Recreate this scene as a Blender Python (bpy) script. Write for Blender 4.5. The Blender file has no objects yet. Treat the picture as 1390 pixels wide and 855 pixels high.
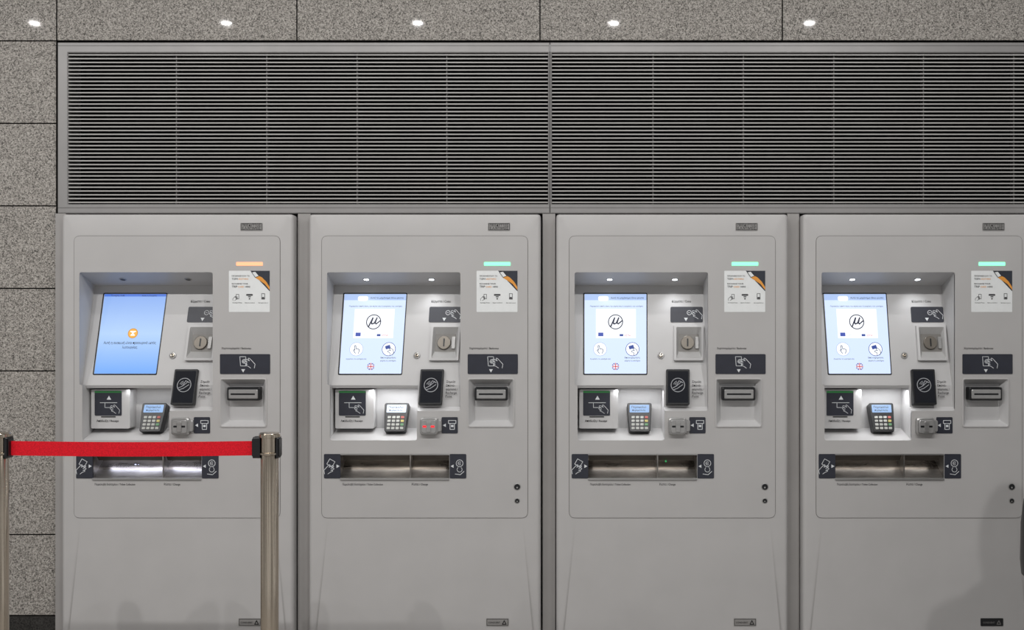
import bpy, bmesh, math, random
from mathutils import Vector, Matrix
from mathutils.geometry import tessellate_polygon
random.seed(4)
S=0.0032; D=4.3; H=1.42; VX=745.0; HY=428.0
FL=HY+H/S
scene=bpy.context.scene
try:
    scene.view_settings.view_transform='Standard'
except Exception: pass
COL=scene.collection
# ---------------------------------------------------------------- materials
def lin(c):
    return tuple([((x/255)/12.92 if x/255<=0.04045 else ((x/255+0.055)/1.055)**2.4) for x in c])+(1,)
MATS={}
def mat(name,c=(128,128,128),rough=0.5,metal=0.0,emit=0.0,coat=0.0,noise=0.0,nscale=40,spec=0.5,stretch=None):
    if name in MATS: return MATS[name]
    m=bpy.data.materials.new(name); m.use_nodes=True
    nt=m.node_tree; p=nt.nodes['Principled BSDF']
    p.inputs['Base Color'].default_value=lin(c) if not emit else (0.02,0.02,0.02,1)
    p.inputs['Roughness'].default_value=rough; p.inputs['Metallic'].default_value=metal
    p.inputs['Coat Weight'].default_value=coat
    p.inputs['Specular IOR Level'].default_value=spec
    if emit:
        p.inputs['Emission Color'].default_value=lin(c); p.inputs['Emission Strength'].default_value=emit
    if noise:
        tc=nt.nodes.new('ShaderNodeTexCoord'); mp=nt.nodes.new('ShaderNodeMapping')
        n=nt.nodes.new('ShaderNodeTexNoise'); n.inputs['Scale'].default_value=nscale
        n.inputs['Detail'].default_value=3
        if stretch: mp.inputs['Scale'].default_value=stretch
        nt.links.new(tc.outputs['Object'],mp.inputs['Vector']); nt.links.new(mp.outputs['Vector'],n.inputs['Vector'])
        r=nt.nodes.new('ShaderNodeValToRGB')
        a=lin(tuple(x*(1-noise) for x in c)); b=lin(tuple(min(255,x*(1+noise)) for x in c))
        r.color_ramp.elements[0].position=0.3; r.color_ramp.elements[1].position=0.7
        r.color_ramp.elements[0].color=a; r.color_ramp.elements[1].color=b
        nt.links.new(n.outputs['Fac'],r.inputs['Fac']); nt.links.new(r.outputs['Color'],p.inputs['Base Color'])
    MATS[name]=m; return m
def granite(name,dark=1.0):
    m=bpy.data.materials.new(name); m.use_nodes=True; nt=m.node_tree; p=nt.nodes['Principled BSDF']
    tc=nt.nodes.new('ShaderNodeTexCoord')
    v=nt.nodes.new('ShaderNodeTexVoronoi'); v.inputs['Scale'].default_value=270
    n=nt.nodes.new('ShaderNodeTexNoise'); n.inputs['Scale'].default_value=150; n.inputs['Detail'].default_value=5; n.inputs['Roughness'].default_value=0.75
    sep=nt.nodes.new('ShaderNodeSeparateColor')
    mx=nt.nodes.new('ShaderNodeMath'); mx.operation='MULTIPLY_ADD'; mx.inputs[1].default_value=0.65
    sc=nt.nodes.new('ShaderNodeMath'); sc.operation='MULTIPLY_ADD'; sc.inputs[1].default_value=1.6; sc.inputs[2].default_value=-0.62
    nt.links.new(tc.outputs['Object'],v.inputs['Vector']); nt.links.new(tc.outputs['Object'],n.inputs['Vector'])
    nt.links.new(v.outputs['Color'],sep.inputs[0]); nt.links.new(n.outputs['Fac'],sc.inputs[0])
    nt.links.new(sep.outputs[0],mx.inputs[0]); nt.links.new(sc.outputs[0],mx.inputs[2])
    r=nt.nodes.new('ShaderNodeValToRGB'); e=r.color_ramp.elements
    e[0].position=0.0; e[0].color=lin((66*dark,63*dark,60*dark)); e[1].position=1.0; e[1].color=lin((192*dark,187*dark,180*dark))
    for pos,c in ((0.2,(84,81,77)),(0.34,(122,118,113)),(0.5,(144,139,133)),(0.7,(166,161,155))):
        q=e.new(pos); q.color=lin(tuple(x*dark for x in c))
    nt.links.new(mx.outputs[0],r.inputs['Fac']); nt.links.new(r.outputs['Color'],p.inputs['Base Color'])
    p.inputs['Roughness'].default_value=0.6
    p.inputs['Coat Weight'].default_value=0.035; p.inputs['Coat Roughness'].default_value=0.035
    p.inputs['Specular IOR Level'].default_value=0.25
    return m
GR=granite('speckled_granite')
GRD=granite('dark_granite',0.35)
PAINT=mat('warm_grey_paint',(179,177,176),0.42,noise=0.012,nscale=6)
DOOR=mat('door_grey_paint',(177,175,174),0.42,noise=0.012,nscale=5)
FASC=mat('fascia_lit_grey_paint',(188,187,187),0.4,noise=0.01,nscale=8)  # door grey made lighter in colour for the brighter-lit recess
FRAME=mat('frame_grey_metal',(144,142,141),0.4,metal=0.25,noise=0.02,nscale=10)
SLAT=mat('louvre_aluminium',(188,186,184),0.35,metal=0.25,noise=0.02,nscale=10)
ROD=mat('rod_dull_metal',(105,103,101),0.5,metal=0.3,noise=0.02,nscale=10)
CLAD=mat('cladding_grey',(152,149,147),0.45,noise=0.02,nscale=6)
DARK=mat('dark_void',(12,11,11),0.9,noise=0.1)
BLACK=mat('black_plastic',(18,19,22),0.35,noise=0.05)
SIGN=mat('charcoal_sign',(42,44,54),0.4,noise=0.04,nscale=30)
WHITE=mat('white_print',(210,213,216),0.5)
INK=mat('dark_ink',(28,27,28),0.6)
GREYP=mat('grey_plate',(150,148,146),0.35,metal=0.3,noise=0.03)
CHROME=mat('polished_steel',(190,178,162),0.2,metal=1.0,noise=0.03,nscale=40,stretch=(1,1,.05))  # beige in the base colour stands for warm surroundings reflected in the steel
STEEL=mat('brushed_steel',(175,174,173),0.34,metal=0.8,noise=0.05,nscale=60,stretch=(0.1,1,1))
SILVER=mat('silver_plastic',(160,159,158),0.3,metal=0.4,noise=0.02)
COINM=mat('coin_bezel',(118,112,104),0.35,metal=0.6,noise=0.03)
PAPER=mat('poster_paper',(224,226,226),0.5,noise=0.01)
ORANGE=mat('orange_print',(222,150,60),0.5,noise=0.02)
RED=mat('red_webbing',(204,20,36),0.7,noise=0.1,nscale=250,spec=.2)
GREENP=mat('green_print',(20,120,50),0.4,emit=0.5)
EMBL=mat('grey_emblem',(165,167,172),0.5)
KEY=mat('keypad_key',(165,165,160),0.5,noise=0.02)
SOFTINK=mat('soft_ink',(70,70,72),0.6)
E_GREEN=mat('green_led',(135,255,190),emit=1.7)
E_ORANGE=mat('orange_led',(255,175,130),emit=1.5)
E_LAMP=mat('white_led',(240,248,255),emit=6)
OFFL=mat('unlit_lamp',(50,50,52),0.3)
E_BG2=mat('screen_pale_blue',(206,223,255),emit=1.12)
E_WHITE=mat('screen_white',(245,249,255),emit=1.25)
E_BLUE=mat('screen_flag_blue',(50,80,190),emit=0.8)
E_INK=mat('screen_ink',(25,35,75),emit=0.5)
E_RED=mat('screen_red',(210,40,60),emit=0.9)
E_YEL=mat('screen_yellow',(245,180,60),emit=1.0)
E_DK=mat('screen_dark_blue',(30,70,165),emit=0.8)
E_KP=mat('terminal_screen',(150,190,240),emit=0.9)
E_KP2=mat('terminal_screen_bright',(225,238,255),emit=1.2)
E_REDL=mat('red_led',(255,30,40),emit=1.5)
E_TRAY=mat('tray_led',(190,205,255),emit=5)
E_DIMG=mat('dim_green_led',(60,200,110),emit=0.6)
def grad_screen():
    m=bpy.data.materials.new('screen_blue_gradient'); m.use_nodes=True; nt=m.node_tree; p=nt.nodes['Principled BSDF']
    tc=nt.nodes.new('ShaderNodeTexCoord'); sp=nt.nodes.new('ShaderNodeSeparateXYZ'); r=nt.nodes.new('ShaderNodeValToRGB')
    nt.links.new(tc.outputs['Generated'],sp.inputs[0]); nt.links.new(sp.outputs['Z'],r.inputs['Fac'])
    e=r.color_ramp.elements; e[0].color=lin((104,166,247)); e[1].color=lin((134,172,240))
    q=e.new(0.5); q.color=lin((177,209,251))
    nt.links.new(r.outputs['Color'],p.inputs['Emission Color']); p.inputs['Emission Strength'].default_value=1.0
    p.inputs['Base Color'].default_value=(.02,.02,.02,1); return m
E_BG1=grad_screen()
# ---------------------------------------------------------------- geometry helpers
_tx={}
def text2d(s):
    if s in _tx: return _tx[s]
    cu=bpy.data.curves.new('t','FONT'); cu.body=s; cu.size=1; cu.resolution_u=2; cu.offset=0.014
    ob=bpy.data.objects.new('t',cu); COL.objects.link(ob)
    dg=bpy.context.evaluated_depsgraph_get(); ev=ob.evaluated_get(dg); me=ev.to_mesh()
    vs=[(v.co.x,v.co.y) for v in me.vertices]; fs=[tuple(p.vertices) for p in me.polygons]
    ev.to_mesh_clear(); bpy.data.objects.remove(ob); bpy.data.curves.remove(cu)
    x0=min([v[0] for v in vs] or [0]); x1=max([v[0] for v in vs] or [1])
    _tx[s]=([(v[0]-x0,v[1]) for v in vs],fs,max(x1-x0,0.01)); return _tx[s]
def rpoly(pts,r,n=4):
    out=[]; N=len(pts)
    for i in range(N):
        p=Vector(pts[i]); a=Vector(pts[i-1]); b=Vector(pts[(i+1)%N])
        da=(a-p); db=(b-p); rr=min(r,da.length*0.49,db.length*0.49)
        s=p+da.normalized()*rr; e=p+db.normalized()*rr
        for k in range(n+1):
            t=k/n; q=s*(1-t)**2+p*2*t*(1-t)+e*t*t; out.append((q.x,q.y))
    return out
def rr(x0,y0,x1,y1,r=1,n=4): return rpoly([(x0,y0),(x1,y0),(x1,y1),(x0,y1)],r,n)
def circ(cx,cy,r,n=24): return [(cx+r*math.cos(2*math.pi*i/n),cy+r*math.sin(2*math.pi*i/n)) for i in range(n)]
def flat(d=0.0,off=912.5):
    k=(D+d)/D
    return lambda u,v,w:Vector(((VX+(u-VX)*k-off)*S, d-w, H-(v-HY)*S*k))
DT,DB=0.146,0.028
SL=Vector((0,DT-DB,137*S)); NRM=Vector((0,-SL.z,SL.y)).normalized()
def sd(v): return DT-(DT-DB)*(v-387)/137
def slant(u,v,w):
    t=v
    for _ in range(4): t=HY+(v-HY)*(D+sd(t))/D
    d=sd(t); k=(D+d)/D
    return Vector(((VX+(u-VX)*k-912.5)*S,d,H-(t-HY)*S))+NRM*w
class B:
    def __init__(s): s.v=[]; s.f=[]; s.m=[]; s.mats=[]
    def mi(s,m):
        if m not in s.mats: s.mats.append(m)
        return s.mats.index(m)
    def add(s,vs,fs,m):
        o=len(s.v); s.v+= [Vector(x) for x in vs]; k=s.mi(m)
        for f in fs: s.f.append([i+o for i in f]); s.m.append(k)
    def face(s,poly,w,m,mp): s.add([mp(x,y,w) for x,y in poly],[list(range(len(poly)))],m)
    def loft(s,rings,m,cap0=False,cap1=False,closed=True):
        n=len(rings[0]); vs=[p for r in rings for p in r]; fs=[]
        for i in range(len(rings)-1):
            for j in range(n if closed else n-1):
                j2=(j+1)%n; fs.append([i*n+j,i*n+j2,(i+1)*n+j2,(i+1)*n+j])
        if cap0: fs.append(list(range(n)))
        if cap1: fs.append([(len(rings)-1)*n+j for j in range(n)])
        s.add(vs,fs,m)
    def prism(s,poly,w0,w1,m,mp,bev=0.0,back=False):
        cx=sum(p[0] for p in poly)/len(poly); cy=sum(p[1] for p in poly)/len(poly)
        R=[[mp(x,y,w0) for x,y in poly]]
        if bev:
            R.append([mp(x,y,w1-bev) for x,y in poly])
            b=bev/S
            q=[]
            for x,y in poly:
                dx=x-cx; dy=y-cy
                q.append((x-math.copysign(min(b,abs(dx)),dx),y-math.copysign(min(b,abs(dy)),dy)))
            R.append([mp(x,y,w1) for x,y in q])
        else: R.append([mp(x,y,w1) for x,y in poly])
        s.loft(R,m,back,True)
    def ring(s,pa,wa,pb,wb,m,mp): s.loft([[mp(x,y,wa) for x,y in pa],[mp(x,y,wb) for x,y in pb]],m)
    def holed(s,outer,holes,w0,w1,m,mp,wh=None):
        loops=[outer]+holes
        tri=tessellate_polygon([[Vector((x,y,0)) for x,y in l] for l in loops])
        allp=[p for l in loops for p in l]
        s.add([mp(x,y,w1) for x,y in allp],[list(t) for t in tri],m)
        s.ring(outer,w0,outer,w1,m,mp)
        for h in holes: s.ring(h,w0 if wh is None else wh,h,w1,m,mp)
    def stroke(s,pts,wd,w,m,mp,closed=False):
        P=[Vector(p) for p in pts]; 
        if closed: P.append(P[0])
        for a,b in zip(P,P[1:]):
            d=(b-a)
            if d.length<1e-6: continue
            d.normalize(); n=Vector((-d.y,d.x))*wd/2; a2=a-d*wd*0.3; b2=b+d*wd*0.3
            s.add([mp(q.x,q.y,w) for q in (a2+n,b2+n,b2-n,a2-n)],[[0,1,2,3]],m)
    def text(s,t,x,y,width,w,m,mp,align='l',hs=1.0):
        vs,fs,tw=text2d(t); k=width/tw
        if align=='c': x-=width/2
        s.add([mp(x+a*k,y-b*k*hs,w) for a,b in vs],fs,m)
    def box(s,a,b,m):
        x0,y0,z0=a; x1,y1,z1=b
        s.add([(x0,y0,z0),(x1,y0,z0),(x1,y1,z0),(x0,y1,z0),(x0,y0,z1),(x1,y0,z1),(x1,y1,z1),(x0,y1,z1)],
              [[0,3,2,1],[4,5,6,7],[0,1,5,4],[1,2,6,5],[2,3,7,6],[3,0,4,7]],m)
    def lathe(s,prof,m,c=(0,0),n=32):
        R=[[ (c[0]+r*math.cos(2*math.pi*i/n),c[1]+r*math.sin(2*math.pi*i/n),z) for i in range(n)] for r,z in prof]
        s.loft(R,m,True,True)
    def mesh(s,name,smooth=False,weld=False):
        me=bpy.data.meshes.new(name); me.from_pydata([tuple(v) for v in s.v],[],s.f)
        for m in s.mats: me.materials.append(m)
        for p,k in zip(me.polygons,s.m): p.material_index=k
        bm=bmesh.new(); bm.from_mesh(me)
        if weld: bmesh.ops.remove_doubles(bm,verts=bm.verts,dist=1e-5)
        bmesh.ops.recalc_face_normals(bm,faces=bm.faces); bm.to_mesh(me); bm.free()
        if smooth:
            for p in me.polygons: p.use_smooth=True
            try: me.set_sharp_from_angle(angle=math.radians(35))
            except Exception: pass
        return me
def obj(name,me,parent=None,label=None,cat=None,kind=None,group=None,loc=None):
    o=bpy.data.objects.new(name,me); COL.objects.link(o)
    if parent: o.parent=parent
    if label: o['label']=label
    if cat: o['category']=cat
    if kind: o['kind']=kind
    if group: o['group']=group
    if loc: o.location=loc
    return o
F0=flat(0)
# ---------------------------------------------------------------- icons
def tri(b,cx,cy,r,ang,m,w,mp):
    b.face([(cx+r*math.cos(ang+i*2*math.pi/3),cy+r*math.sin(ang+i*2*math.pi/3)) for i in range(3)],w,m,mp)
def hand(b,cx,cy,s,w,m,mp,fx=1,fy=1,lw=0.8):
    o=[(.55,.5),(.62,.12),(.42,-.1),(.12,-.42),(.0,-.47),(-.05,-.38),(.08,-.2),(-.28,-.38),(-.4,-.34),(-.38,-.24),(-.1,-.08),(-.36,-.14),(-.44,-.05),(-.38,.03),(-.1,.12),(-.28,.12),(-.3,.22),(-.05,.32),(.2,.5)]
    b.stroke([(cx+x*s*fx,cy+y*s*fy) for x,y in o],lw,w,m,mp)
def grip_hand(b,cx,cy,s,w,m,mp,fx=1,fy=1,lw=0.8):
    # simple hand pinching a card: wrist, knuckles, thumb
    o=[(.3,.55),(.5,.2),(.35,-.25),(.0,-.5),(-.2,-.38),(.02,-.1),(-.35,-.12),(-.42,.06),(-.1,.2),(-.05,.55)]
    b.stroke([(cx+x*s*fx,cy+y*s*fy) for x,y in o],lw,w,m,mp)
def point_hand(b,cx,cy,s,w,m,mp,lw=0.8):
    o=[(-.1,.55),(-.4,.15),(-.36,.02),(-.22,.1),(-.3,-.5),(-.2,-.58),(-.1,-.5),(-.04,-.1),(.12,-.12),(.28,-.06),(.42,.02),(.4,.3),(.3,.55)]
    b.stroke([(cx+x*s,cy+y*s) for x,y in o],lw,w,m,mp)
def arc(b,cx,cy,r,a0,a1,lw,w,m,mp,n=10):
    b.stroke([(cx+r*math.cos(a0+(a1-a0)*i/n),cy+r*math.sin(a0+(a1-a0)*i/n)) for i in range(n+1)],lw,w,m,mp)
# ---------------------------------------------------------------- machine parts (drawn once, metres)
def casing():
    b=B(); x0,x1,y0,y1=755,1070,291,FL-0.0
    R=0.018; rings=[]
    for i in range(0,7):
        a=i/6*math.pi/2; ins=R*(1-math.sin(a))/S; dep=R*(1-math.cos(a))
        rings.append([F0(x,y,-dep) for x,y in rr(x0+ins,y0+ins*0.5,x1-ins,y1,5,5)])
    rings.append([F0(x,y,-0.45) for x,y in rr(x0,y0,x1,y1,5,5)])
    inner=[F0(x,y,0) for x,y in rr(778,326,1047,699,5,5)]
    inner2=[F0(x,y,-0.02) for x,y in rr(778,326,1047,699,5,5)]
    b.loft([inner2,inner]+rings,PAINT,False,True)
    return b.mesh('casing',True)
OPEN=rpoly([(780,370),(961,370),(961,558),(902,558),(902,598),(784,598),(784,523),(780,523)],3,3)
NOTE=rr(972,515,1033,579,3,4)
TRAY=rr(798,618,946,650,1,3)
def door():
    b=B(); out=rr(773,321,1052,703,8,6)
    b.holed(out,[OPEN,NOTE,TRAY],-0.004,0.0025,DOOR,F0,wh=-0.006)
    b.ring(rr(772.2,320.2,1052.8,703.8,9,6),0.0004,out,0.0004,mat('seam',(122,119,117),0.6),F0)
    return b.mesh('service_door')
def V(u,v,d): return Vector(((u-912.5)*S,d,H-(v-HY)*S))
def fascia():
    b=B(); f=FASC
    def q(pts): b.add([V(*p) for p in pts],[list(range(len(pts)))],f)
    q([(780,387,DT),(961,387,DT),(961,524,DB),(780,524,DB)])
    q([(902,524,DB),(961,524,DB),(961,553,.02),(902,553,.02)])
    q([(902,553,.02),(961,553,.02),(961,558,.0),(902,558,.0)])
    q([(780,370,0),(961,370,0),(961,387,DT),(780,387,DT)])
    q([(780,370,0),(780,387,DT),(780,524,DB),(780,524,0)])
    q([(961,370,0),(961,387,DT),(961,524,DB),(961,553,.02),(961,558,0)])
    q([(784,524,DB),(902,524,DB),(902,528,.035),(784,528,.035)])
    q([(784,528,.035),(902,528,.035),(902,530,.13),(784,530,.13)])
    q([(784,525,.13),(902,525,.13),(902,586,.13),(784,586,.13)])
    q([(784,586,.13),(902,586,.13),(902,598,0),(784,598,0)])
    q([(784,523,0),(784,525,.13),(784,586,.13),(784,598,0)])
    q([(902,524,DB),(902,525,.13),(902,586,.13),(902,598,0),(902,558,0),(902,553,.02)])
    return b.mesh('fascia_recess')
def display_frame(b):
    b.ring(rr(791.5,398,878.8,509.5,2,3),0.0005,rr(793,399.2,877.5,508,1.5,3),0.002,BLACK,slant)
SX0,SX1,SY0,SY1=793.6,877.4,399.8,507.6
def display_busy():
    b=B(); m=slant; display_frame(b)
    b.face(rr(SX0,SY0,SX1,SY1,.5,2),0.001,E_BG2,m)
    w=0.0016
    b.face(rr(SX0,SY0,SX1,408,.3,2),w-.0003,mat('screen_header',(178,204,250),emit=0.95),m)
    b.text('Αυτό το μηχάνημα δίνει ρέστα',829,406,45,w,E_INK,m)
    b.face(rr(812,402.5,826,409,3,3),w,E_WHITE,m)
    b.text('Παρακαλώ τοποθετήστε την κάρτα σας ή αγοράστε νέο εισιτήριο.',801,417,72,w,E_INK,m)
    b.face(rr(809,420,863,459.5,.5,2),w,E_WHITE,m)
    w2=0.0022
    cx,cy=835.5,437.5
    arc(b,cx,cy,9.6,0,2*math.pi,1.3,w2,E_INK,m,30)
    b.stroke([(cx-6.8,cy+7),(cx-1.2,cy-5.6),(cx-3.2,cy+1.0),(cx-2.0,cy+2.8),(cx+.9,cy+1.8),(cx+4.4,cy-5.6)],1.9,w2+.0001,E_INK,m)
    b.stroke([(cx+4.2,cy-5.2),(cx+2.2,cy+1.4),(cx+3.6,cy+2.8),(cx+9.2,cy-1.8)],1.7,w2+.0002,E_INK,m)
    b.face([(812,452),(819,452),(819,457),(812,457)],w2,E_BLUE,m)
    b.text('Ευρωπαϊκή Ένωση',820,456,11,w2,E_DK,m)
    b.face([(841,454),(846,454),(846,457),(841,457)],w2,E_DK,m)
    b.text('ΕΣΠΑ',848,457,8,w2,E_RED,m)
    for cx in (814.5,858.5):
        b.face(circ(cx,474.5,9.2,28),w,E_WHITE,m)
    arc(b,858.5,474.5,9.0,0,2*math.pi,.8,w2,E_DK,m,24); arc(b,814.5,474.5,9.0,0,2*math.pi,.5,w2,mat('screen_line',(150,175,225),emit=.8),m,24)
    GI=mat('screen_grey_ink',(75,90,125),emit=.7)
    point_hand(b,814.5,475,9.5,w2,GI,m,.9)
    b.face([(853,470.5),(859.5,468.5),(861,473),(854.5,475)],w2,E_DK,m); grip_hand(b,861,477.5,9,w2+.0004,GI,m,1,1,.8)
    b.text('Αγοράστε το εισιτήριό σας',801,488.5,28,w,E_INK,m)
    b.text('Επαναφορτίστε',848,487,21,w,E_INK,m); b.text('κάρτα ή εισιτήριο',848,491,21,w,E_INK,m)
    cx,cy=835.5,498
    b.face(circ(cx,cy,5,20),w,E_BLUE,m)
    for a in (.75,-.75):
        b.stroke([(cx-4.0*math.cos(a),cy-4.0*math.sin(a)),(cx+4.0*math.cos(a),cy+4.0*math.sin(a))],1.5,w+.0002,E_WHITE,m)
        b.stroke([(cx-4.2*math.cos(a),cy-4.2*math.sin(a)),(cx+4.2*math.cos(a),cy+4.2*math.sin(a))],.5,w+.00025,E_RED,m)
    b.stroke([(cx-4.5,cy),(cx+4.5,cy)],2.0,w+.0003,E_WHITE,m); b.stroke([(cx,cy-4.5),(cx,cy+4.5)],2.0,w+.0003,E_WHITE,m)
    b.stroke([(cx-4.6,cy),(cx+4.6,cy)],1.1,w+.0005,E_RED,m); b.stroke([(cx,cy-4.6),(cx,cy+4.6)],1.1,w+.0005,E_RED,m)
    return b.mesh('display')
def display_out():
    b=B(); m=slant; display_frame(b)
    b.face(rr(SX0,SY0,SX1,SY1,.5,2),0.001,E_BG1,m); w=.0016
    b.face(rr(SX0,SY0,SX1,403,.3,2),w-.0003,mat('screen_header2',(70,120,225),emit=0.9),m)
    b.text('Τετάρτη 12:45',803,402.8,18,w,E_INK,m); b.text('Εκτός λειτουργίας',845,402.8,20,w,E_INK,m)
    b.face(circ(839,453,6.4,24),w,E_YEL,m)
    arc(b,839,453,6.4,0,2*math.pi,.8,w+.0002,mat('screen_amber',(215,140,30),emit=.9),m,24)
    b.stroke([(835.5,450.5),(842.5,450.5)],1.2,w+.0003,E_WHITE,m); b.stroke([(836.5,455.5),(841.5,455.5)],1.2,w+.0003,E_WHITE,m)
    b.stroke([(837,451),(841,455)],.9,w+.0003,E_WHITE,m); b.stroke([(841,451),(837,455)],.9,w+.0003,E_WHITE,m)
    b.text('Αυτή η συσκευή είναι προσωρινά εκτός',801,467.5,71,w,E_INK,m,hs=1.3)
    b.text('λειτουργίας.',827,473.5,21,w,E_INK,m,hs=1.3)
    return b.mesh('display')
def lamp(on,cx):
    b=B()
    def mpp(u,v,w):
        t=0.5+(v-377)*0.02
        return V(u,370+17*t,DT*t)+Vector((0,-0.05,-0.3)).normalized()*w
    b.ring(circ(cx,377,5.2,20),0.0005,circ(cx,377,3.6,20),0.003,SILVER,mpp)
    b.face(circ(cx,377,3.7,20),0.002,E_LAMP if on else OFFL,mpp)
    return b.mesh('recess_lamp')
def coin_caption():
    b=B(); b.text('Κέρματα / Coins',912,411,26,.001,INK,slant,hs=1.2); return b.mesh('coin_caption')
def coin_sign():
    b=B(); m=slant
    b.prism(rr(910,417,954,438,2,3),0,.002,SIGN,m)
    w=.0026; hand(b,945,427,13,w,WHITE,m,1,1,.65)
    arc(b,935.5,425,3.0,0,2*math.pi,.7,w,WHITE,m,12); b.stroke([(934,425),(936.5,425)],.6,w,WHITE,m)
    tri(b,931,433.5,3,math.pi/2,WHITE,w,m); return b.mesh('coin_sign')
def coin_slot():
    b=B(); m=slant
    o=rr(914.5,442.5,954.2,490.5,1.5,4); i=rr(917.5,445.5,951.5,487.5,1.5,4); j=rr(921,454,948.5,478,1.5,4)
    G=mat('coin_unit_grey',(160,159,158),.4,noise=.01); G2=mat('coin_pocket_grey',(118,115,111),.4,noise=.01)
    b.ring(o,0,o,.016,FASC,m); b.ring(o,.016,i,.017,FASC,m); b.ring(i,.017,j,.002,G,m); b.face(j,.002,G2,m)
    b.prism(circ(933,466,9,28),.002,.011,COINM,m,bev=.0012); b.prism(rr(932,460.5,934,471.5,.9,3),.011,.0116,BLACK,m)
    b.prism(rr(943.5,458,948,474,1,3),.002,.009,SILVER,m)
    return b.mesh('coin_slot')
def knob():
    b=B(); b.prism(circ(897,483,4.6,24),0,.004,SILVER,slant,bev=.001); b.prism(circ(897,483,2.6,20),.004,.007,CHROME,slant,bev=.001)
    b.face(rr(896.4,481,897.6,485,.4,2),.0075,BLACK,slant); return b.mesh('panel_lock',True)
def reader():
    b=B(); m=slant
    b.prism(rr(904,502.5,935.5,550.5,1.6,4),-.01,.016,BLACK,m,bev=.0015)
    b.prism(rr(906,505,933.5,548,1,4),.016,.0165,mat('reader_glass',(30,32,38),.15),m)
    w=.0172; cx=919.5; cy=524; arc(b,cx,cy,9.2,0,2*math.pi,.9,w,EMBL,m,28)
    b.stroke([(cx-7,cy+4),(cx-1.5,cy+1.2),(cx+4.5,cy-4.2),(cx+7,cy-3)],.8,w,EMBL,m)
    b.stroke([(cx-6,cy+6.5),(cx-.5,cy+4.5),(cx+6.5,cy-.5)],.8,w,EMBL,m)
    b.stroke([(cx-1.2,cy-.2),(cx+1.5,cy-5.8),(cx+5.5,cy-4)],.8,w,EMBL,m)
    for r in (3.2,5.2,7.2): arc(b,cx+1,cy+1.5,r,-2.75,-1.95,.8,w,EMBL,m,6)
    return b.mesh('contactless_reader')
def rtext():
    b=B()
    for i,t in enumerate(('Σημείο','Επανα-','φόρτισης /','Recharge','Point')):
        b.text(t,939.5,520+i*5,[12,12,16,15,9][i],.001,INK,slant,hs=1.1)
    return b.mesh('reader_caption')
def receipt():
    b=B(); d=.06; m=flat(d)
    P=rr(786.5,529,839,582,2,4); b.prism(P,-.07,0,FASC,m)
    b.prism(rr(791.5,531,828,564.5,1.5,3),0,.002,SIGN,m); w=.0026
    b.face(rr(791.5,531.2,828,533.6,.5,2),w,GREENP,m)
    tri(b,811,541,3.6,-math.pi/2,WHITE,w,m)
    b.stroke([(799,547),(822,547)],.7,w,WHITE,m)
    b.stroke([(805.5,547),(805.5,553.5),(813,553.5)],.6,w,WHITE,m)
    hand(b,818,555.5,12,w,WHITE,m,1,1,.55)
    b.text('Απόδειξη / Receipt',794,573,30,.0012,INK,m,hs=1.1)
    b.face(rr(800,565.5,820,567,.5,2),.001,BLACK,m)
    return b.mesh('receipt_outlet')
def kmap(u,v,w):
    d0=.10; d=d0-(v-548)/39*0.05
    k=(D+d)/D
    return Vector(((VX+(u-VX)*k-912.5)*S,d,H-(v-HY)*S*k))+Vector((0,-.93,.37))*w
def keypad(): 
    b=B(); b.prism(rpoly([(851,548),(884.5,548),(882.5,587),(854,587)],3,4),-.03,.008,BLACK,kmap,bev=.002); return b.mesh('payment_terminal')
def kscreen(mm):
    b=B(); b.face(rr(854.5,550.5,881,561,1,3),.0084,mm,kmap)
    b.text('Παρακαλώ',857,555,20,.0088,E_INK,kmap); b.text('περιμένετε',858,559,18,.0088,E_INK,kmap); return b.mesh('terminal_screen')
def kkey(i,j):
    b=B(); x=857+j*6.0; y=566+i*4.9
    c=KEY if j<3 else [mat('key_red',(165,85,78),.5,noise=.02),mat('key_yellow',(180,168,100),.5,noise=.02),mat('key_green',(95,140,100),.5,noise=.02),KEY][i]
    b.prism(rr(x,y,x+4.3,y+3.0,.7,2),.008,.0105,c,kmap,bev=.0004); return b.mesh('key')
def cardreader(red):
    b=B(); m=F0
    b.prism(rr(907,567,931,590,4,5),0,.026,STEEL,m,bev=.004)
    b.prism(rr(909.5,569.5,929,587.5,3,4),.026,.032,SILVER,m,bev=.002)
    b.prism(rr(926,570,936,586,3,4),0,.02,SILVER,m,bev=.003)
    b.prism(rr(911,577,927,579.6,.8,3),.032,.0325,E_REDL if red else BLACK,m)
    b.prism(rr(916,571.5,922,585.5,1,3),.032,.036,STEEL,m,bev=.001)
    return b.mesh('card_reader',True)
def cardsign():
    b=B(); m=F0; b.prism(rr(935.5,566.5,957.5,588.5,1.5,3),.002,.0045,SIGN,m); w=.005
    tri(b,940,577.5,2.8,math.pi,WHITE,w,m)
    b.stroke([(945,571),(955,571),(955,575),(945,575)],.8,w,WHITE,m,True)
    b.stroke([(947,575),(947,583),(953,583),(953,575)],.8,w,WHITE,m); b.face(rr(948.3,577,951.7,580,.3,2),w,WHITE,m)
    return b.mesh('card_sign')
def note_caption():
    b=B(); b.text('Χαρτονομίσματα / Banknotes',973,474.5,40,.003,INK,F0,hs=1.25); return b.mesh('banknote_caption')
def note_sign():
    b=B(); m=F0
    b.prism(rr(971,481,1039,508,1.5,3),.002,.0045,SIGN,m); w=.005
    b.stroke([(998,484.5),(1006,484.5),(1007,497),(999,497)],.7,w,WHITE,m,True)
    b.text('€',1002.7,493.5,4.5,w,WHITE,m,'c')
    hand(b,1010,493,14,w+.0002,WHITE,m,1,1,.7); tri(b,1002.5,503,3,math.pi/2,WHITE,w,m)
    return b.mesh('banknote_sign')
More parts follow.
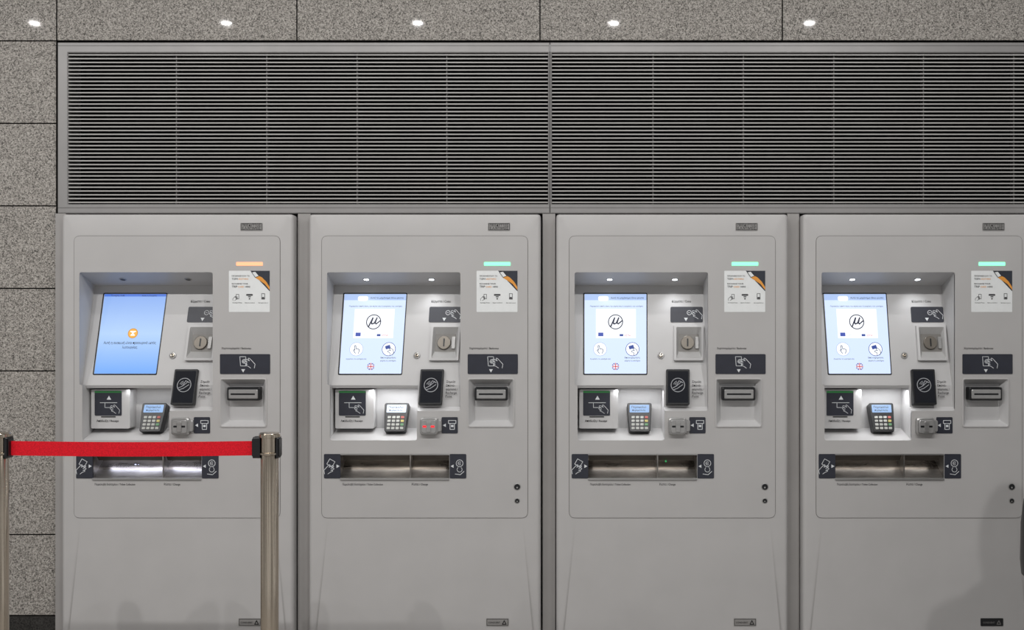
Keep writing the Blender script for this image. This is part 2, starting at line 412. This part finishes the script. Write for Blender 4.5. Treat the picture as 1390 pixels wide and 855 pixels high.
def note_slot():
    b=B(); o=rr(970.5,513.5,1034.5,580.5,3.5,4); i=NOTE; j=rr(980,522,1026,572,2,4)
    m=F0
    b.ring(o,.0025,o,.005,DOOR,m); b.ring(o,.005,i,.006,DOOR,m); b.ring(i,.006,j,-.035,FASC,m); b.face(j,-.035,FASC,m)
    return b.mesh('banknote_slot')
def note_mod():
    b=B(); m=F0; b.prism(rr(980.5,526,1025,544,2,4),-.035,.004,BLACK,m,bev=.003)
    b.prism(rr(983,529,1022.5,541.5,1.5,4),.004,.010,SILVER,m,bev=.003)
    b.prism(rr(986,534,1019,536.4,.8,3),.010,.0104,BLACK,m); return b.mesh('banknote_bezel',True)
def traymesh():
    b=B(); m=mat('tray_floor_steel',(150,146,142),.3,metal=.8,noise=.2,nscale=16,stretch=(.5,1,1))
    def q(pts,mm): b.add([V(*p) for p in pts],[list(range(len(pts)))],mm)
    x0,x1=798,946
    dk=mat('tray_shaded_steel',(120,113,106),.25,metal=.7,noise=.4,nscale=14,stretch=(.4,1,3))  # steel colour darkened and streaked to paint the tray's shade and brownish reflections
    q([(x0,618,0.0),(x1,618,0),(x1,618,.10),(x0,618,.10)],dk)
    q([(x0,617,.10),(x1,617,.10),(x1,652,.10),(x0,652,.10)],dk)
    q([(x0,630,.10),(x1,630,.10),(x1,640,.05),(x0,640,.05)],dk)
    q([(x0,640,.05),(x1,640,.05),(x1,650,0.0),(x0,650,0.0)],m)
    for x in (x0,x1): q([(x,617,0),(x,617,.1),(x,652,.1),(x,650,0)],m)
    q([(892,618,.004),(892,618,.1),(892,650,.1),(892,650,.004)],m); q([(893.6,618,.004),(893.6,618,.1),(893.6,650,.1),(893.6,650,.004)],m)
    q([(892,618,.004),(893.6,618,.004),(893.6,650,.004),(892,650,.004)],m)
    b.prism(rr(798,649,946,652,1,2),.0,.008,STEEL,F0,bev=.001)
    b.prism(rr(798,616.2,946,618,.5,2),.0,.0045,STEEL,F0)
    return b.mesh('collection_tray')
def flap():
    b=B(); g=mat('smoked_flap',(100,94,88),.18,metal=.5,noise=.15,nscale=12,stretch=(.4,1,2))
    for a,c in ((800,891),(894.5,944)):
        b.add([V(a,618.5,.02),V(c,618.5,.02),V(c,627,.04),V(a,627,.04)],[[0,1,2,3]],g)
    return b.mesh('tray_flap')
def traycap(side):
    b=B()
    if side=='l': b.text('Παραλαβή Εισιτηρίου / Ticket Collection',801,659,55,.003,INK,F0,hs=1.25)
    else: b.text('Ρέστα / Change',895,659,22,.003,INK,F0,hs=1.25)
    return b.mesh('collection_caption')
def traysign(side):
    b=B(); m=F0; x0=776 if side=='l' else 946.5
    b.prism(rr(x0,616.5,x0+22.5,649.5,1.5,3),.002,.0045,SIGN,m); w=.005
    if side=='l':
        hand(b,784,637,13,w,WHITE,m,-1,1,.7); b.stroke([(784,623),(791,627),(787,634),(780,630)],.7,w,WHITE,m,True); tri(b,794.5,633,2.8,0,WHITE,w,m)
    else:
        tri(b,950.5,633,2.6,math.pi,WHITE,w,m)
        arc(b,960,629,4.6,0,2*math.pi,.8,w,WHITE,m,18); b.stroke([(958.6,629),(961.4,629)],.7,w,WHITE,m); arc(b,960,629,2.2,.8,5.5,.6,w,WHITE,m,10)
        arc(b,960,637.5,3.4,-.9,4.0,.7,w,WHITE,m,12)
        b.stroke([(954,643.5),(961,644.5),(966,640)],.8,w,WHITE,m)
    return b.mesh('collection_sign')
def statuslight(mm):
    b=B(); b.prism(rr(993,356.2,1029,361.2,1,3),.002,.005,mm,F0,bev=.001); return b.mesh('status_light')
def poster():
    b=B(); m=F0; b.prism(rr(983,368,1038.5,424,.8,2),.002,.0032,PAPER,m); w=.0036
    NV=mat('navy_print',(40,44,54),.5,noise=.03)
    yy=[376,380.2,386.6,390.8]
    for y,t,wd in zip(yy,('ΠΡΟΜΗΘΕΥΣΟΥ ΤΟ','ΤΩΡΑ','RECHARGE YOUR','TRIP'),(24,8.5,22,7.5)): b.text(t,987,y,wd,w,INK,m)
    b.text('ΕΙΣΙΤΗΡΙΟ',996.5,380.2,13,w,ORANGE,m); b.text('CARD',995.5,390.8,8,w,ORANGE,m); b.text('HERE',1005,390.8,7,w,INK,m)
    b.face([(1012,368),(1038.5,368),(1038.5,396)],w,NV,m)
    b.face([(1019,377.5),(1022,374),(1028,377),(1034,383),(1038.3,390),(1038.3,394),(1032,386),(1026,382)],w+.0004,ORANGE,m)
    b.face([(1014,370),(1019,369),(1024,375),(1019,377)],w+.0006,PAPER,m); b.stroke([(1014,370),(1019,369),(1024,375),(1019,377)],.7,w+.0008,INK,m,True)
    q=SOFTINK
    b.stroke([(993,400),(996.5,400),(996.5,406),(993,406)],.6,w,q,m,True); hand(b,992,405.5,6,w,q,m,-1,1,.5)
    b.face(rr(1006.5,399.5,1015.5,402,1,2),w,q,m); b.face(rr(1009,402.6,1013,404,.6,2),w,q,m)
    b.face(rr(1010,405,1012,407,.6,2),w,q,m)
    b.stroke([(1027.5,399),(1031.5,399),(1031.5,406.5),(1027.5,406.5)],.7,w,q,m,True); b.face(rr(1028,403.6,1031,406,.3,2),w+.0003,q,m)
    b.text('Εισιτήριο/Τicket',988,412,13,w,INK,m); b.text('Επικοινωνία/Card',1005,412,13,w,INK,m); b.text('Επαναφόρτιση/Load',1023,412,13,w,INK,m)
    return b.mesh('instruction_sticker')
def nameplate():
    b=B(); m=F0; b.prism(rr(998.5,303,1028.5,313.5,.8,2),0,.002,GREYP,m); w=.0026
    b.stroke([(999.5,304),(1027.5,304),(1027.5,312.5),(999.5,312.5)],.6,w,INK,m,True)
    b.text('ΠΕΙΣΔΥΤΤΟΣ',1001,307.7,25,w,INK,m,hs=1.1); b.text('Ε.Α.ΝΤΙΜΕΙΣ',1001,311.9,25,w,INK,m,hs=1.1)
    return b.mesh('nameplate')
def makerplate(dark):
    b=B(); m=F0; b.prism(rr(996,839.5,1026.5,850,.8,2),0,.002,BLACK if dark else GREYP,m); w=.0026
    if not dark: b.stroke([(997,840.5),(1025.5,840.5),(1025.5,849),(997,849)],.5,w,INK,m,True)
    t=INK if not dark else mat('dim_print',(120,118,116),.5)
    b.text('CONDUENT',999,846.4,16,w,t,m,hs=1.2)
    b.stroke([(1018,847.5),(1020.5,842.5),(1023,847.5)],1.2,w,t,m,True)
    return b.mesh('maker_plate')
def doorlock(y,r):
    b=B(); m=F0; b.ring(circ(1038,y,r+1.2,22),.0025,circ(1038,y,r,22),.004,SILVER,m); b.prism(circ(1038,y,r,22),.002,.0035,BLACK,m)
    b.face(circ(1038,y+r*.25,r*.3,10),.0038,SILVER,m); return b.mesh('door_lock')
shared=[('casing',casing()),('service_door',door()),('fascia_recess',fascia()),('coin_caption',coin_caption()),('coin_sign',coin_sign()),('coin_slot',coin_slot()),
 ('panel_lock',knob()),('contactless_reader',reader()),('reader_caption',rtext()),('receipt_outlet',receipt()),
 ('card_sign',cardsign()),('banknote_caption',note_caption()),('banknote_sign',note_sign()),('collection_sign',traysign('l')),('collection_sign',traysign('r')),
 ('collection_caption',traycap('l')),('collection_caption',traycap('r')),
 ('instruction_sticker',poster()),('nameplate',nameplate()),('door_lock',doorlock(661,4)),('door_lock',doorlock(680,3))]
m_note=note_slot(); m_bez=note_mod(); m_tray=traymesh(); m_flap=flap(); m_key=[[kkey(i,j) for j in range(4)] for i in range(4)]; m_kp=keypad()
m_ks=[kscreen(E_KP),kscreen(E_KP2)]; m_busy=display_busy(); m_out=display_out()
m_lamp={(on,c):lamp(on,c) for on in (0,1) for c in (829,919)}
m_cr=[cardreader(0),cardreader(1)]; m_st=[statuslight(E_ORANGE),statuslight(E_GREEN)]; m_mk=[makerplate(0),makerplate(1)]
RX=[108,444,780,1115]
LBL=['grey ticket machine with orange status light and blue out-of-service screen',
 'grey ticket machine with green status light and red-lit card reader',
 'grey ticket machine with green status light and menu on screen',
 'grey ticket machine with green status light and black maker plate']
def lightdata(kind,name,energy,color,**k):
    l=bpy.data.lights.new(name,kind); l.energy=energy; l.color=color
    for a,b in k.items(): setattr(l,a,b)
    return l
for i,rx in enumerate(RX):
    X=(rx+132.5-VX)*S
    root=obj('ticket_machine',None,None,LBL[i],'ticket machine',None,'row of station ticket machines',(X,0,0))
    for n,me in shared: obj(n,me,root)
    obj('display',m_out if i==0 else m_busy,root,'lit screen with blue out-of-service message' if i==0 else 'lit pale blue touch screen with ticket menu')
    for c in (829,919):
        obj('recess_lamp',m_lamp[(int(i>0),c)],root,'unlit small round lamp' if i==0 else 'lit small white lamp')
    obj('status_light',m_st[int(i>0)],root,'glowing orange light bar' if i==0 else 'glowing green light bar')
    kp=obj('payment_terminal',m_kp,root); obj('terminal_screen',m_ks[int(i==1)],kp)
    for r in m_key:
        for k in r: obj('key',k,kp)
    obj('card_reader',m_cr[int(i==1)],root,'chrome card reader with red light' if i==1 else 'rounded chrome card reader')
    ns=obj('banknote_slot',m_note,root); obj('banknote_bezel',m_bez,ns)
    tr=obj('collection_tray',m_tray,root); obj('tray_flap',m_flap,tr)
    obj('maker_plate',m_mk[int(i==3)],root)
    if i>0:
        for c in (829,919):
            l=lightdata('SPOT','recess_light',.85,(.95,.97,1),spot_size=math.radians(120),spot_blend=1.0,shadow_soft_size=.012)
            o=bpy.data.objects.new('recess_light',l); COL.objects.link(o); p=V(c,380,.065); o.location=(X+p.x,p.y,p.z-.004)
            o.rotation_euler=(math.radians(-4),0,0)
    l=lightdata('AREA','chamber_light',[.14,.5,.32,.42][i],(.97,.98,1),shape='RECTANGLE',size=.2,size_y=.012)
    o=bpy.data.objects.new('chamber_light',l); COL.objects.link(o); p=V(868,530.5,.05); o.location=(X+p.x,p.y,p.z)
    l=lightdata('AREA','tray_fill',.2 if i==0 else .045,(.74,.79,1) if i==0 else (1,.96,.92),shape='RECTANGLE',size=.42,size_y=.01)  # unseen area light added to lighten each tray
    o=bpy.data.objects.new('tray_fill',l); COL.objects.link(o); p=V(872,619.5,.07); o.location=(X+p.x,p.y,p.z)
    if i==0:
        b=B(); b.prism(circ(846,636,1.8,14),-.08,-.076,E_TRAY,F0); b.prism(circ(850,636,1.4,14),-.08,-.076,E_TRAY,F0); obj('tray_light',b.mesh('tray_light'),tr,'small lit white lamps inside tray')
    if i==2:
        b=B(); b.prism(circ(905,628,1.3,14),-.035,-.03,E_DIMG,F0); obj('tray_light',b.mesh('tray_light'),tr,'small dim green lamp inside tray')
# ---------------------------------------------------------------- wall
WD=.07; kW=(D+WD)/D
def W(px,py,d=WD):
    k=(D+d)/D; return ((px-VX)*S*k, d, H-(py-HY)*S*k)
b=B(); cols=[-583,-253,77,403,733,1062,1391,1721]; rows=[56-112*i for i in range(10,-1,-1)]+[168,280,392,504,615,726,836]
g=.8
def tile(x0,y0,x1,y1):
    R=[]
    for ins,dd in ((0,.02),(0,.0012),(.5,0)):
        R.append([W(x,y,WD+dd) for x,y in ((x0+g+ins,y0+g+ins),(x1-g-ins,y0+g+ins),(x1-g-ins,y1-g-ins),(x0+g+ins,y1-g-ins))])
    b.loft(R,GR,False,True)
for ci in range(len(cols)-1):
    for ri in range(len(rows)-1):
        x0,x1,y0,y1=cols[ci],cols[ci+1],rows[ri],rows[ri+1]
        if y1>56.5 and x0>=76: continue
        if W(0,y0)[2]>3.75: continue
        tile(x0,y0,x1,y1)
a=W(-583,0,WD+.02)[0]; c=W(1721,0)[0]; e=W(77.5,0)[0]; zf=W(0,56)[2]
b.box((a,WD+.02,0),(e,WD+.06,3.75),DARK); b.box((e,WD+.02,zf),(c,WD+.06,3.75),DARK)
obj('wall_back',b.mesh('wall_back'),kind='structure',label='speckled grey granite slab wall with dark joints')
b=B(); b.box((a,WD-.006,0),(W(77.5,0)[0],WD+.019,W(0,837)[2]),GRD); obj('baseboard_back',b.mesh('baseboard_back'),kind='structure',label='dark granite skirting at the wall base')
b=B(); b.box((e-.3,.62,0),(c,.66,zf+.1),CLAD); obj('wall_niche',b.mesh('wall_niche'),kind='structure',label='plain grey wall behind the machines')
b=B(); b.box((-6,-7,-.1),(6,.7,0),mat('floor_stone',(150,147,143),.3,noise=.05,nscale=30)); obj('floor',b.mesh('floor'),kind='structure',label='polished light grey stone floor')
b=B(); b.box((-6,-7,3.62),(6,.7,3.7),mat('ceiling_paint',(135,134,133),.8,noise=.02)); obj('ceiling',b.mesh('ceiling'),kind='structure',label='light grey ceiling')
zt=W(0,291)[2]
n=1
def strip(xa,xb,d=WD,left=False):
    global n
    b=B(); b.box((xa,d,0),(xb,d+.02,zt),CLAD); 
    obj('trim_%d'%n,b.mesh('trim'),kind='structure',label='grey metal filler panel beside the ticket machine'); n+=1
edges=[((rx-25-VX)*S,(rx+290-VX)*S) for rx in RX]
strip(W(79,0)[0],edges[0][0]-.002,.045)
for i in range(3): strip(edges[i][1]+.008,edges[i+1][0]-.004,.05)
strip(edges[3][1]+.008,edges[3][1]+.07,.05)
# ---------------------------------------------------------------- grilles
def grille(x0,x1,inx0,inx1,rods,label):
    root=obj('ventilation_grille',None,None,label,'vent grille',None,'ventilation grilles above the machines',(0,0,0))
    d=.045
    def m(u,v,w): return Vector(W(u,v,d))-Vector((0,w,0))
    b=B(); N=3
    o=rr(x0,58,x1,290,.3,N); o2=rr(x0+1,59,x1-1,289,.3,N); i2=rr(inx0-1,71,inx1+1,278.5,.3,N); i=rr(inx0,72,inx1,277.5,.3,N)
    b.loft([[m(x,y,-.06) for x,y in o],[m(x,y,-.003) for x,y in o],[m(x,y,0) for x,y in o2],[m(x,y,0) for x,y in i2],[m(x,y,-.004) for x,y in i],[m(x,y,-.12) for x,y in i]],FRAME)
    b.stroke([(x0+1,62.5),(x1-1,62.5)],.8,.0006,mat('frame_line',(90,88,86),.5),m); b.stroke([(x0+1,282.5),(x1-1,282.5)],.8,.0006,mat('frame_line'),m)
    b.face(i,-.119,DARK,m)
    obj('frame',b.mesh('grille_frame'),root)
    b=B(); X0=W(inx0,0,d)[0]+.001; X1=W(inx1,0,d)[0]-.001
    ns=40; z1=W(0,72,d)[2]; z0=W(0,277.5,d)[2]; p=(z1-z0)/ns
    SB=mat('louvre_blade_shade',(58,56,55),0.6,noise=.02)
    for k in range(ns):
        z=z0+(k+.5)*p
        pr=[(d+.004,z-.0028),(d+.003,z+.0021),(d+.005,z+.0028),(d+.010,z+.0030),(d+.010,z-.002),(d+.006,z-.0028)]
        b.loft([[Vector((X0,y,zz)) for y,zz in pr],[Vector((X1,y,zz)) for y,zz in pr]],SLAT,True,True)
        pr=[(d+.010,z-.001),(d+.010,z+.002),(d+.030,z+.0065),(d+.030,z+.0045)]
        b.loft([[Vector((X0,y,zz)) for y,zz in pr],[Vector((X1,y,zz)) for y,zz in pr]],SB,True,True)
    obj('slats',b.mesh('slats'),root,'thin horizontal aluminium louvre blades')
    for r in rods:
        b=B(); x=W(r,0,d+.0)[0]; b.box((x-.0018,d+.012,z0),(x+.0018,d+.045,z1),ROD); obj('support_rod',b.mesh('support_rod'),root)
grille(78,746.2,92,744,[238,361,484,606],'long grey louvred ventilation grille above two ticket machines')
grille(746.8,1500,749,1486,[887,1010,1133,1255,1378],'long grey louvred ventilation grille meeting the other above machines')
# ---------------------------------------------------------------- stanchions
PY=-.75; kp=(D+PY)/D
def PX(px): return (px-VX)*S*kp
def PZ(py): return H-(py-HY)*S*kp
R=12*S*kp
roots=[]
for cx in (-1,366):
    root=obj('barrier_post',None,None,'polished steel queue barrier post '+('holding the red belt' if cx>0 else 'with black belt clip'),'barrier post',None,'queue barrier posts',(PX(cx),PY,0)); roots.append(root)
    b=B(); b.lathe([(.001,0),(.17,0),(.175,.006),(.17,.014),(.12,.026),(.06,.034),(R+.012,.04),(R+.01,.055),(R,.06)],STEEL,n=48); obj('base',b.mesh('base',True),root,'round domed steel base')
    b=B(); b.lathe([(R,.05),(R,PZ(617)),(R*.98,PZ(617)+.001)],CHROME,n=48); obj('pole',b.mesh('pole',True),root,'satin steel tube with beige reflection put into its colour')
    b=B(); zt0=PZ(616.5); zt1=PZ(588)
    b.lathe([(R*1.0,zt0),(R*1.16,zt0),(R*1.16,zt0+.006),(R*1.02,zt0+.008),(R*1.02,zt1-.016),(R*1.2,zt1-.014),(R*1.2,zt1-.003),(R*1.12,zt1),(.001,zt1)],CHROME,n=48); obj('cap',b.mesh('cap',True),root,'polished steel post cap')
    for sx in (-1,1):
        b=B(); z0,z1=PZ(621.5),PZ(593)
        def mm(u,v,w): return Vector((sx*(R*.9+w),u,v))
        wd=(.026 if cx>0 else .010) if (sx<0)==(cx>0) else .007
        b.prism(rr(-.022,z0,.022,z1,.006,4),0,wd,BLACK,mm); b.prism(rr(-.017,z0+.006,.017,z1-.006,.004,3),wd,wd+.004,BLACK,mm)
        obj('belt_clip',b.mesh('belt_clip'),root)
b=B(); L=PX(-1)+R*.9+.014-PX(366); Rr=-(R*.9+.030)
n_=24; ringp=[]
for i in range(n_+1):
    t=i/n_; x=L+(Rr-L)*t; sag=-.004*math.sin(math.pi*t); z1=PZ(599)+sag; z0=PZ(618.5)+sag
    ringp.append([Vector((x,-.001,z0)),Vector((x,-.001,z1)),Vector((x,.001,z1)),Vector((x,.001,z0))])
b.loft(ringp,RED,True,True); obj('belt',b.mesh('belt'),roots[1],'red woven retractable belt')
# ---------------------------------------------------------------- person in dark coat
PPY=-1.12; kq=(D+PPY)/D
BX=(1395-VX)*S*kq   # outer edge of the bag
per=obj('person',None,None,'person in flared black coat and dark trousers, hands in pockets','person',None,None,(BX+.445,PPY,0))
SKIN=mat('skin',(200,150,125),.5,noise=.03,nscale=20); HAIR=mat('dark_hair',(35,26,22),.6,noise=.2,nscale=80); COAT=mat('black_coat',(14,14,17),.75,noise=.15,nscale=90); TR=mat('dark_trousers',(28,28,34),.8,noise=.1); SH=mat('black_shoe',(16,15,15),.4,noise=.05)
def skinobj(name,pts,edges,rad,m,root_i=0,parent=per,label=None,sub=2):
    me=bpy.data.meshes.new(name); me.from_pydata(pts,edges,[]); o=obj(name,me,parent,label); me.materials.append(m)
    md=o.modifiers.new('s','SKIN')
    for k,r in enumerate(rad):
        me.skin_vertices[0].data[k].radius=(r,r)
        me.skin_vertices[0].data[k].use_root=(k==root_i)
    s=o.modifiers.new('u','SUBSURF'); s.levels=sub; s.render_levels=sub
    return o
pts=[(0,0,.95),(0,0,1.12),(0,0,1.32),(0,0,1.44),(0,0,1.50),(.15,0,1.38),(.18,.02,1.12),(.14,.10,.93),(-.15,0,1.38),(-.18,.02,1.12),(-.14,.10,.93),(.09,0,.88),(.10,.02,.50),(.10,-.02,.09),(.11,.12,.04),(-.09,0,.88),(-.10,.02,.50),(-.10,-.02,.09),(-.11,.12,.04)]
ed=[(0,1),(1,2),(2,3),(3,4),(2,5),(5,6),(6,7),(2,8),(8,9),(9,10),(0,11),(11,12),(12,13),(13,14),(0,15),(15,16),(16,17),(17,18)]
ra=[.13,.12,.13,.06,.055,.055,.04,.035,.055,.04,.035,.085,.06,.045,.03,.085,.06,.045,.03]
try:
    skinobj('body',pts,ed,ra,TR)
except Exception as ex: print('skin',ex)
def ell(cx,cy,z,rx,ry,n=28,fold=0): return [Vector((cx+(rx*(1+fold*math.sin(7*t)))*math.cos(t),cy+(ry*(1+fold*math.sin(5*t)))*math.sin(t),z)) for t in [2*math.pi*i/n for i in range(n)]]
b=B(); b.loft([ell(0,.0,.54,.250,.20,28,.02),ell(0,0,.62,.250,.20,28,.02),ell(0,0,.76,.240,.19,28,.015),ell(0,0,.88,.225,.17,28,.01),ell(0,0,.97,.20,.155),ell(0,0,1.1,.18,.15),ell(0,0,1.25,.19,.15),ell(0,0,1.36,.195,.13),ell(0,0,1.42,.15,.10),ell(0,0,1.46,.08,.08),ell(0,0,1.50,.075,.078)],COAT,False,False)
obj('coat',b.mesh('coat',True),per,'black flared coat')
for sx in (-1,1):
    b=B(); path=[((.14*sx,0,1.41),.055),((.17*sx,0,1.36),.06),((.19*sx,.0,1.25),.055),((.195*sx,.02,1.1),.05),((.18*sx,.09,1.0),.048),((.155*sx,.14,.93),.045)]
    b.loft([[Vector(c)+Vector((r*math.cos(t),r*math.sin(t),0)) for t in [2*math.pi*i/16 for i in range(16)]] for c,r in path],COAT,True,True); obj('sleeve',b.mesh('sleeve',True),per)
    b=B(); b.loft([[Vector((.10*sx+x*.048*s2,.05+y*.14*s2,z)) for x,y in [(math.cos(2*math.pi*i/20),math.sin(2*math.pi*i/20)) for i in range(20)]] for z,s2 in ((0,.98),(.02,1),(.05,.9),(.08,.55))],SH,True,True); obj('shoe',b.mesh('shoe',True),per)
bm=bmesh.new(); bmesh.ops.create_uvsphere(bm,u_segments=28,v_segments=20,radius=1)
for v in bm.verts:
    x,y,z=v.co; f=1.0-.22*max(0,-z)**1.5
    v.co=Vector((x*.075*f,y*.095*(1-.1*max(0,-z)),z*.118+1.62))
    if y>.75 and abs(x)<.22 and -.35<z<.15: v.co.y+=.018*(1-abs(x)/.22)
me=bpy.data.meshes.new('head'); bm.to_mesh(me); bm.free(); me.materials.append(SKIN)
for p in me.polygons: p.use_smooth=True
obj('head',me,per,'bare face turned to the machine')
b=B()
for sx in (-1,1): b.add([Vector((sx*.03+.011*math.cos(t),.0925,1.625+.006*math.sin(t))) for t in [2*math.pi*i/12 for i in range(12)]],[list(range(12))],INK)
b.add([Vector((.024*math.cos(t),.088,1.565+.004*math.sin(t))) for t in [2*math.pi*i/12 for i in range(12)]],[list(range(12))],mat('lips',(165,95,90),.5)); obj('facial_features',b.mesh('facial_features'),per)
bm=bmesh.new(); bmesh.ops.create_uvsphere(bm,u_segments=28,v_segments=20,radius=1)
bmesh.ops.delete(bm,geom=[v for v in bm.verts if v.co.z<.25 and v.co.y>.1 or v.co.z<-.5],context='VERTS')
for v in bm.verts: v.co=Vector((v.co.x*.083,v.co.y*.103-.006,v.co.z*.125+1.63))
me=bpy.data.meshes.new('hair'); bm.to_mesh(me); bm.free(); me.materials.append(HAIR)
for p in me.polygons: p.use_smooth=True
obj('hair',me,per,'short dark hair')
# invented bag for the dark edge sliver; lets the person's shadow fall further right
bz=H-(792-HY)*S*kq; bt=H-(664-HY)*S*kq
b=B(); rings=[]
for f,sc_ in ((0,.75),(.05,.95),(.2,1.0),(.6,.97),(.85,.85),(1.0,.45)):
    z=bz+(bt-bz)*f; cxx=.0825
    rings.append([Vector((cxx+.083*sc_*math.copysign(abs(math.cos(t))**.6,math.cos(t)),.10*math.copysign(abs(math.sin(t))**.6,math.sin(t))*(0.8+.2*sc_),z)) for t in [2*math.pi*i/32 for i in range(32)]])
b.loft(rings,BLACK,True,True)
broot=obj('added_shoulder_bag',None,None,'made-up black soft shoulder bag added at the hip of the person','bag',None,None,(BX,PPY,0))
obj('bag_body',b.mesh('bag_body',True),broot)
b=B(); pth=[(.10,bt-.02),(.16,bt+.12),(.185,1.05),(.185,1.25),(.235,1.415),(.305,1.455)]
b.loft([[Vector((x-.004,-.02,z)),Vector((x+.004,-.02,z)),Vector((x+.004,.02,z)),Vector((x-.004,.02,z))] for x,z in pth],BLACK,True,True)
obj('strap',b.mesh('strap'),broot)
# ---------------------------------------------------------------- lights
LZ=3.615; E_DN=mat('downlight_glow',(255,250,242),emit=12)
zr=(HY-31)*S*kW; t=zr/(LZ-H); LY=(D+WD)/t-(D+WD)-WD
def downlight(x,y,en):
    root=obj('ceiling_downlight',None,None,'round recessed downlight with white rim in the ceiling','ceiling light',None,'recessed ceiling downlights',(x,y,LZ))
    b=B(); ro=.065; ri=.045
    b.loft([[Vector((r*math.cos(2*math.pi*i/28),r*math.sin(2*math.pi*i/28),z)) for i in range(28)] for r,z in ((ro,.004),(ro,-.002),(ri+.004,-.004),(ri,.003))],WHITE); obj('rim',b.mesh('rim',True),root)
    b=B(); b.add([Vector((ri*math.cos(2*math.pi*i/28),ri*math.sin(2*math.pi*i/28),-.001)) for i in range(28)],[list(range(28))],E_DN); obj('diffuser',b.mesh('diffuser'),root)
    l=lightdata('AREA','lamp_beam',en,(1,.988,.972),shape='DISK',size=.07)
    o=bpy.data.objects.new('lamp_beam',l); COL.objects.link(o); o.location=(x,y,LZ-.006); o.rotation_euler=(math.radians(4),0,0)
for px in (-214,47,307,567,833,1099):
    downlight((px-VX)*S*kW/t,-LY,37)
for px in (100,420,745,1070,1390):  # nearer row, unseen, added as grazing light on the machine fronts
    downlight((px-VX)*S*1.15,-1.25,6)
w=bpy.data.worlds.new('World'); scene.world=w; w.use_nodes=True; nt=w.node_tree
bg=nt.nodes['Background']; bg.inputs['Strength'].default_value=.52
tc=nt.nodes.new('ShaderNodeTexCoord'); mp=nt.nodes.new('ShaderNodeMapping'); mp.inputs['Scale'].default_value=(2.6,2.6,.5)
nz=nt.nodes.new('ShaderNodeTexNoise'); nz.inputs['Scale'].default_value=2.2; nz.inputs['Detail'].default_value=2
cr=nt.nodes.new('ShaderNodeValToRGB'); cr.color_ramp.elements[0].position=.42; cr.color_ramp.elements[1].position=.58
cr.color_ramp.elements[0].color=(.32,.31,.30,1); cr.color_ramp.elements[1].color=(1.39,1.40,1.42,1)
nt.links.new(tc.outputs['Generated'],mp.inputs[0]); nt.links.new(mp.outputs[0],nz.inputs['Vector']); nt.links.new(nz.outputs['Fac'],cr.inputs[0]); nt.links.new(cr.outputs[0],bg.inputs['Color'])
# ---------------------------------------------------------------- camera
cam=bpy.data.cameras.new('Camera'); co=bpy.data.objects.new('Camera',cam); COL.objects.link(co)
co.location=(0,-D,H); co.rotation_euler=(math.radians(90),0,0); cam.sensor_width=36; cam.lens=36*D/(1390*S); cam.shift_x=(695-VX)/1390; cam.clip_start=.05
scene.camera=co
